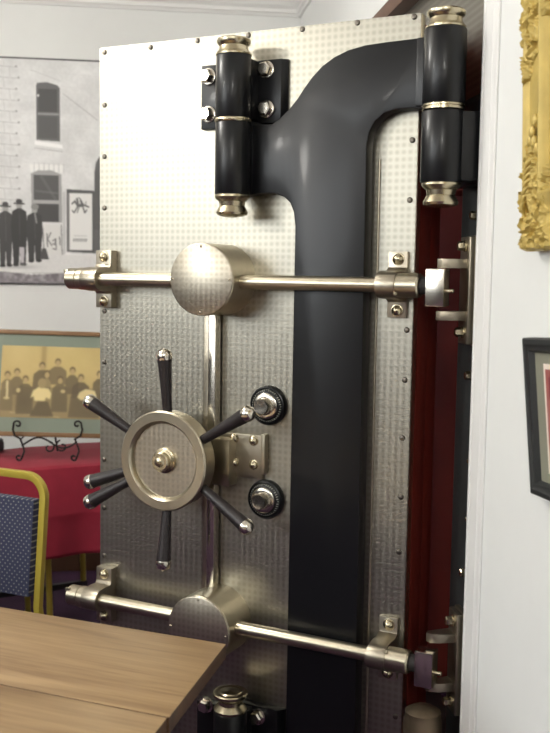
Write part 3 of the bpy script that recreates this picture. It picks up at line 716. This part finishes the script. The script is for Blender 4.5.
mb=MB(); mb.box((fx0+.01,.0,.01),(fx1-.01,.008,hh-.01),0,0,T=lambda v: PH(v.x,v.y,v.z)); mb.build('mat_board',M['mat_green'],ph)
pz0=hh*(437-418.5)/106; pz1=hh*(437-347)/106
cv.mesh('print',lambda fx,fy: PH(-51*px2+(112-1.5+10)*px2*fx,-.0015,pz1+(pz0-pz1)*fy),attr_mat('family_ink',.4,.3),ph)
# wrought iron easel
ez=thing('display_easel','black wrought iron scroll easel holding the family photograph on the crimson table','easel',Vector((FWc.x,4.13,.7585)),math.radians(4))
def spiral(c,r,t0,t1,n,ax='xz',shrink=.25):
    out=[]
    for i in range(n+1):
        f=i/n; t=t0+(t1-t0)*f; rr=r*(1-f*(1-shrink)); out.append(Vector((c[0]+rr*math.cos(t),c[1],c[2]+rr*math.sin(t))))
    return out
zr=zb0-.752
for sx in (-1,1):
    X0=sx*.112
    # front hook that holds the frame
    up_=[Vector((X0+.004,-.03,zr-.012)),Vector((X0-.022*1,-.034,zr+.004)),Vector((X0-.03,-.036,zr+.03)),Vector((X0-.026,-.036,zr+.052))]+spiral((X0-.010,-.036,zr+.052),.017,PI*.95,-PI*.9,14)
    if sx>0: up_=[Vector((2*X0-p.x-.0,p.y,p.z)) for p in up_]
    mb=MB(); mb.tube(up_,.0042,8); mb.build('hook',M['iron'],ez)
    foot=[Vector((X0,-.03,zr-.012)),Vector((X0+.012,-.03,zr-.045)),Vector((X0+.016,-.035,.04)),Vector((X0+.006,-.045,.012))]+spiral((X0-.004,-.045,.018),.014,-PI*.35,-PI*1.9,12)
    mb=MB(); mb.tube(foot,.0042,8); mb.build('leg',M['iron'],ez)
    mb=MB(); mb.tube([Vector((X0,-.03,zr-.012)),Vector((X0,.03,zr-.012)),Vector((X0*.8,.09,zr+.12)),Vector((X0*.5,.12,zr+.24))],.004,8); mb.build('back_rail',M['iron'],ez)
mb=MB(); pts=[Vector((-.112+.224*i/20,-.005,zr-.03+.022*math.sin(PI*i/20*2.2-.6))) for i in range(21)]; mb.tube(pts,.004,8)
mb.tube(spiral((.055,-.005,zr-.045),.028,PI*.6,PI*2.6,18),.0036,8); mb.tube(spiral((.0,-.005,zr-.05),.026,PI*.5,-PI*1.4,18),.0036,8); mb.build('scroll_bar',M['iron'],ez)
mb=MB(); mb.tube([Vector((0,.125,zr+.22)),Vector((0,.15,.1)),Vector((.01,.17,.006))],.0045,8); mb.build('rear_leg',M['iron'],ez)
# small dark case at the table's left
pb=at_z(-2,452,.752)
mb=MB(); mb.box((-.06,-.03,0),(.03,.04,.045),0,.012); mb.box((-.055,-.026,.04),(.025,.036,.05),0,.006)
cs_=mb.build('case',M['plastic']); cs_.location=pb+Vector((-.01,.02,.003)); cs_.rotation_euler=(0,0,.3); cs_['label']='small black case lying on the crimson cloth behind the easel'; cs_['category']='case'

# ------------------------------------------------------------------ banquet chair
YC=3.18
pR=at_y(41,600,YC); 
cdir=Vector((-.905,.425,0)).normalized()          # from the near post to the far post
cang=math.atan2(-cdir.y,-cdir.x)                  # local +x points from far post to near post
CW=.43
base=Vector((pR.x,pR.y,0))+cdir*(CW/2)
ch=thing('banquet_chair','gold framed banquet chair with blue dotted fabric back behind the wooden table','chair',base,cang)
zt_c=at_y(20,473,YC+.05).z
def rect_tube(mb, pts, wx, wy):
    pts=[Vector(p) for p in pts]; m=len(pts); vs=[];fs=[]
    for i,p in enumerate(pts):
        t=(pts[min(i+1,m-1)]-pts[max(i-1,0)]).normalized()
        yv=Vector((0,1,0)); yv=(yv-t*yv.dot(t)).normalized(); xv=yv.cross(t).normalized()
        for sx,sy in ((-1,-1),(-1,-.6),(-.6,-1)) and ((-1,-1),(1,-1),(1,1),(-1,1)): vs.append(p+xv*sx*wx/2+yv*sy*wy/2)
    for i in range(m-1):
        for k in range(4):
            k2=(k+1)%4; fs.append((i*4+k,i*4+k2,(i+1)*4+k2,(i+1)*4+k))
    fs+= [(3,2,1,0),tuple(range((m-1)*4,m*4))]
    mb.add(vs,fs)
# local: x across, -y towards the table, back post leans to +y as it rises
def lean(z): return .05*max(0,(z-.45))/.5
pts=[]; hw=CW/2-.012; rc=.075
for z in (.0,.25,.45,.6,.7,zt_c-rc-.012): pts.append((hw,lean(z) if z>=.45 else (.45-z)*.16,z))
for k in range(1,9):
    t=PI/2*k/8; pts.append((hw-rc+rc*math.cos(t),lean(zt_c-rc+rc*math.sin(t)),zt_c-.012-rc+rc*math.sin(t)))
pts=pts+[(-p[0],p[1],p[2]) for p in reversed(pts)]
mb=MB(); rect_tube(mb,pts,.024,.022); mb.build('frame',M['chairgold'],ch,smooth=30,bevel=.002)
zf1=at_y(20,498,YC+.05).z; zf0=at_y(20,594,YC+.03).z
mb=MB()
mb.box((-CW/2+.03,-.03,zf0),(CW/2-.03,.012,zf1),0,.010,T=lambda v: Vector((v.x,v.y+lean(v.z),v.z))); mb.build('backrest',M['dotted'],ch)
mb=MB(); mb.box((-CW/2+.02,-.46,.37),(CW/2-.02,-.06,.435),0,.02); mb.build('seat',M['dotted'],ch)
for sx in (-1,1):
    mb=MB(); rect_tube(mb,[(sx*hw,0,.36),(sx*hw,-.4,.36)],.022,.022); mb.build('seat_rail',M['chairgold'],ch)
for sx in (-1,1):
    mb=MB(); mb.tube([(sx*hw,-.40,.36),(sx*hw,-.44,0)],.012,10); mb.build('leg',M['chairgold'],ch)

# ------------------------------------------------------------------ wooden table in front
tc_=at_z(226,644,.75); tl_=at_z(0,607,.75); tr_=at_z(157,733,.75)
dA=(tl_-tc_); dA.z=0; dA.normalize(); dB=(tr_-tc_); dB.z=0; dB.normalize()
wt=thing('wooden_table','waxed pine table with a seam across its top in front of the vault door','table',Vector((tc_.x,tc_.y,0)),math.atan2(-dA.y,-dA.x))
wi=(Matrix.Translation(wt.location)@Matrix.Rotation(math.atan2(-dA.y,-dA.x),4,'Z')).inverted()
eB=(wi@(Vector((tc_.x,tc_.y,0))+dB)); eB.z=0
def TP(l,d,z): return Vector((-l,0,0))+eB*d+Vector((0,0,z))
seam=(at_z(166,717,.75)-tc_).length
TLn=1.55; TDn=.98
mb=MB()
def slab(mb,l0,l1,d0,d1,z0,z1,mi=0,bev=.003): mb.box((l0,d0,z0),(l1,d1,z1),mi,bev,T=lambda v: TP(v.x,v.y,v.z))
def board(mb,name):
    o=mb.build(name,[M['tablewood'],M['tablewood2']],wt)
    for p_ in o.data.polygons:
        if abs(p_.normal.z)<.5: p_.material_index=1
slab(mb,0,TLn,0,seam-.0002,.718,.75,0,.0012); board(mb,'tabletop')
mb=MB(); slab(mb,0.004,TLn,seam+.0002,TDn,.718,.7488,0,.0012); board(mb,'table_leaf')
mb=MB(); slab(mb,.20,TLn-.07,.12,.14,.64,.7175,0,.002); slab(mb,.20,.22,.12,TDn-.06,.64,.7175,0,.002); slab(mb,.20,TLn-.07,TDn-.08,TDn-.06,.64,.7175,0,.002); slab(mb,TLn-.09,TLn-.07,.06,TDn-.06,.64,.7175,0,.002); mb.build('apron',M['tablewood2'],wt)
for l_ in (.28,TLn-.20):
    for d_ in (.16,TDn-.12):
        c_=TP(l_,d_,0); mb=MB(); mb.lathe([(0,.018),(.02,.024),(.3,.026),(.5,.030),(.55,.024),(.57,.032),(.64,.034),(.7175,.034)],c_,(0,0,1),20); mb.build('leg',M['tablewood2'],wt)

# ------------------------------------------------------------------ pictures on the right wall
def wall_pt(x,y,off): return plane_hit(x,y,RM(0,-off,0),B)
def st(P): q=P-W0; return q.dot(A)
# black frame (hangs leaning slightly forward)
Pa=wall_pt(524.3,337,.045); Pb_=wall_pt(536.3,495.5,.022)
s_l=(st(Pa)+st(Pb_))/2; z1b,z0b=Pa.z,Pb_.z; Hb=z1b-z0b; Wb=Hb*1.28
bf=thing('framed_picture','small black framed picture with an olive mat on the white wall, below the gold frame','picture frame',RM(s_l,0,z0b),WALL_ANG)
ta=math.atan2(.023,Hb)
rollb=math.atan2((st(Pb_)-st(Pa)),Hb)
# local axes: X -> B (into wall), Y -> A ; the picture's "along" runs to -Y (towards the camera)
BT=Matrix.Translation((-.022,0,0))@Matrix.Rotation(-ta,4,'Y')@Matrix.Rotation(rollb*.5,4,'X')
def BFp(a_,o_,z_): return BT@Vector((-o_,-a_,z_))     # a along, o outwards
def frame_strip(mb,w,prof,Wd,Hd,fn,mi=0):
    """mitred moulding: prof = [(inset, out)], swept round the rectangle"""
    n=len(prof); vs=[];fs=[]
    for ax,az,sx,sz in ((0,0,1,1),(Wd,0,-1,1),(Wd,Hd,-1,-1),(0,Hd,1,-1)):
        for i_,o_ in prof: vs.append(fn(ax+sx*i_,o_,az+sz*i_))
    for c in range(4):
        d=(c+1)%4
        for k in range(n-1): fs.append((c*n+k,d*n+k,d*n+k+1,c*n+k+1))
    mb.add(vs,fs,mi)
mb=MB(); frame_strip(mb,0,[(0,-.018),(0,.002),(.003,.006),(.012,.007),(.016,.004),(.024,.003),(.028,-.004),(.03,-.008)],Wb,Hb,BFp); mb.build('frame',M['frame_black'],bf,smooth=30)
mb=MB(); mb.box((.02,-.012,.02),(Wb-.02,-.008,Hb-.02),0,0,T=lambda v: BFp(v.x,v.y,v.z)); mb.build('mat_board',M['mat_olive'],bf)
mb=MB(); mb.box((.072,-.009,.05),(Wb-.072,-.0065,Hb-.05),0,0,T=lambda v: BFp(v.x,v.y,v.z)); mb.build('cream_border',M['cream'],bf)
cvb=Canvas(0,0,60,50,2,(150,84,80)); cvb.soft(20,20,14,10,(186,150,130),.7); cvb.soft(40,34,10,9,(110,60,66),.7); cvb.rect(4,4,12,14,(120,50,60)); cvb.noise(14,8); cvb.blur(1)
cvb.mesh('print',lambda fx,fy: BFp(.082+(Wb-.164)*fx,-.0055,Hb-.06-(Hb-.12)*fy),attr_mat('small_print_ink',.6),bf)
# gilt frame
Pa=wall_pt(518.5,4,.06); Pb_=wall_pt(522.5,249,.04)
s_g=(st(Pa)+st(Pb_))/2; z0g=Pb_.z; Hg=.88; Wg=.75
gf=thing('gilt_frame','large ornate gold picture frame with leaf carving on the white wall','picture frame',RM(s_g,0,z0g),WALL_ANG)
GT=Matrix.Translation((-.012,0,0))@Matrix.Rotation(-.03,4,'Y')@Matrix.Rotation((st(Pb_)-st(Pa))*.25,4,'X')
def GFp(a_,o_,z_): return GT@Vector((-o_,-a_,z_))
mb=MB(); frame_strip(mb,0,[(0,-.01),(-.002,.022),(.004,.028),(.012,.026),(.02,.02),(.07,.022),(.095,.034),(.104,.036),(.110,.030),(.114,.018),(.122,.016),(.14,.022),(.15,.018),(.155,0)],Wg,Hg,GFp)
mb.build('frame',M['gold'],gf,smooth=30)
def acanthus(cx,cz,w_,h_,seed,n=26,taper=False):
    rr=random.Random(seed); m_=MB()
    for i in range(n):
        v_=rr.uniform(-.5,.5); k_=min(1,(v_+.5)*2.2+.12) if taper else 1
        x=(cx-.5*w_)+(rr.uniform(0,1)*w_)*k_; z=cz+v_*h_
        d=rr.choice((1,-1)); r=rr.uniform(.010,.022); t0=rr.uniform(0,2*PI)
        pts=[];rad=[]
        for k in range(15):
            f=k/14; t=t0+d*f*rr.uniform(4.2,4.4); q=r*(1-.75*f)
            pts.append(GFp(max(.002,x+q*math.cos(t)),.028+.012*f+.004*math.sin(f*3),max(.003,z+q*math.sin(t)*1.2))); rad.append(.0046*(1-.5*f))
        m_.tube(pts,rad,7)
        # leaf lobe
        t1=rr.uniform(0,2*PI); ax=Vector((math.cos(t1),0,math.sin(t1)))
        P0=Vector((x,0,z)); lp=[];lr=[]
        for k in range(9):
            f=k/8; P=P0+ax*.038*(f-.3); lp.append(GFp(max(.004,P.x),.026+.014*math.sin(f*PI),max(.006,P.z+.006*math.sin(f*4)))); lr.append(.0065*math.sin(PI*min(max(f,.06),.96))**.7+.001)
        m_.tube(lp,lr,8)
    return m_
from mathutils import noise as mn
def relief(x0,x1,z0,z1,inside,seed,base=.020,amp=.020,res=.0016):
    nx=int((x1-x0)/res); nz=int((z1-z0)/res); m_=MB(); idx={}
    def hgt(x,z):
        e=inside(x,z)
        if e<=0: return None
        k=min(1,e/.008)
        p=Vector((x*26+seed,z*20,seed*1.7)); wv=mn.noise_vector(p)*1.5
        q=Vector((x*42,z*30,seed))+wv*1.1
        r1=1-abs(mn.noise(q))*3.0; r2=1-abs(mn.noise(q*2.3+Vector((5,1,0))))*2.4
        return base*.6+k*(base*.4+amp*(.62*max(0,r1)+.30*max(0,r2)))
    for i in range(nx+1):
        for j in range(nz+1):
            x=x0+(x1-x0)*i/nx; z=z0+(z1-z0)*j/nz; h=hgt(x,z)
            if h is not None: idx[(i,j)]=len(m_.v); m_.v.append(tuple(GFp(x,h,z)))
    for (i,j) in list(idx):
        q=[(i,j),(i+1,j),(i+1,j+1),(i,j+1)]
        if all(t in idx for t in q): m_.f.append(tuple(idx[t] for t in q)); m_.m.append(0)
    # underside skirt so the carving is solid
    n=len(m_.v); top=list(m_.f); 
    from collections import Counter
    ec=Counter()
    for f in top:
        for a,b in zip(f,f[1:]+f[:1]): ec[(a,b)]+=1
    low={}
    def lo(v):
        if v not in low:
            p=GT.inverted()@Vector(m_.v[v]); low[v]=len(m_.v); m_.v.append(tuple(GFp(-p.y,.002,p.z)))
        return low[v]
    for (a,b) in list(ec):
        if (b,a) not in ec: m_.f.append((b,a,lo(a),lo(b))); m_.m.append(0)
    return m_
def corner_in(x,z):
    lim=.20-.9*max(0,x-.075) if x>.03 else .13+x*2.4
    lim+= .010*math.sin(x*260)
    return min(x+.006,z+.006,lim-z,.135-x+.2*max(0,.05-z))
def side_in(x,z):
    v=(z-.315)/.20
    wid=.012+.118*min(1,max(0,v)*1.5)*(1 if v<.75 else max(0,1-(v-.75)*1.6))+.006*math.sin(z*190)
    return min(x+.005,wid-x,z-.315,.515-z)
relief(-.006,.14,-.006,.225,corner_in,3).build('corner_carving',M['gold'],gf,smooth=70)
relief(-.006,.14,.31,.52,side_in,9).build('side_carving',M['gold'],gf,smooth=70)
mc=MB()
for k in range(7):
    f=k/6; lp=[GFp(.020+.05*f*(q/8)+.012*(q/8),.024+.012*math.sin(q/8*PI),.060+.013*k+.06*(q/8)-.02*(q/8)**2) for q in range(9)]
    mc.tube(lp,[.0015+.0028*math.sin(PI*q/8) for q in range(9)],7)
for (x,z) in ((.07,.205),(.085,.19),(.06,.225),(.075,.245),(.05,.21)):
    mc.blob(GFp(x,.03,z),(.006,.011,.013),0,10)
mc.build('leaf_spray',M['gold'],gf,smooth=60)
mb=MB(); mb.box((.15,-.002,.15),(Wg-.15,.004,Hg-.15),0,0,T=lambda v: GFp(v.x,v.y,v.z)); mb.build('canvas',mat('painting_canvas',(120,108,84),.6,0,.3,8,.4),gf)

# ------------------------------------------------------------------ lights: added ceiling globes and daylight through the added left window
def globe(s,t,watts,label):  # unseen globes added to brighten the upper walls and reflect in the steel
    r=.15; P=RM(s,t,CEIL)
    g=thing('added_globe_light',label,'ceiling light',P,WALL_ANG,'added globe lights')
    m_=MB(); m_.lathe([(0,.075),(.02,.07),(.035,.03),(.04,.012)],(0,0,0),(0,0,-1),28); m_.build('canopy',M['brass'],g)
    m_=MB(); m_.lathe([(.03,.009),(.26,.009)],(0,0,0),(0,0,-1),12); m_.build('stem',M['brass'],g)
    m_=MB(); m_.lathe([(.25,.03),(.262,.062),(.285,.064)],(0,0,0),(0,0,-1),28); m_.build('fitter',M['brass'],g)
    e=bpy.data.materials.new('opal_glass'); e.use_nodes=True; b=e.node_tree.nodes['Principled BSDF']; b.inputs['Base Color'].default_value=(.8,.8,.8,1); b.inputs['Emission Color'].default_value=(1,.965,.90,1); b.inputs['Emission Strength'].default_value=watts/(PI*4*PI*r*r)
    m_=MB(); m_.blob((0,0,-.42),r,0,32); m_.build('globe',e,g)
globe(-.9,-3.9,68,'added unseen opal globe lamp'); globe(-3.6,-1.3,80,'added unseen opal globe lamp'); globe(-3.9,-3.9,50,'added unseen opal globe lamp'); globe(.6,-1.9,62,'added unseen opal globe lamp')
ld=bpy.data.lights.new('added_window_daylight','AREA'); ld.shape='RECTANGLE'; ld.size=ws1-ws0; ld.size_y=wz1-wz0; ld.energy=98; ld.color=(.97,1,1)  # daylight lamp set outside the added window
lo=bpy.data.objects.new('added_window_daylight',ld); C.objects.link(lo)
lo.location=RM((ws0+ws1)/2,T0-.12,(wz0+wz1)/2)
Z_=-B; X_=A; Y_=Z_.cross(X_)
lo.matrix_world=Matrix(((X_.x,Y_.x,Z_.x*-1*-1,lo.location.x),(X_.y,Y_.y,Z_.y,lo.location.y),(X_.z,Y_.z,Z_.z,lo.location.z),(0,0,0,1)))
# area lamps shine along local -Z: aim into the room (+B)
lo.rotation_euler=(B).to_track_quat('-Z','Y').to_euler()
wd=bpy.data.worlds.new('world'); bpy.context.scene.world=wd; wd.use_nodes=True
bg=wd.node_tree.nodes['Background']; bg.inputs[0].default_value=(.75,.85,1,1); bg.inputs[1].default_value=1.0
vs_=bpy.context.scene.view_settings; vs_.view_transform='Standard'; vs_.look='None'; vs_.gamma=1; vs_.use_curve_mapping=False; vs_.exposure=0.14
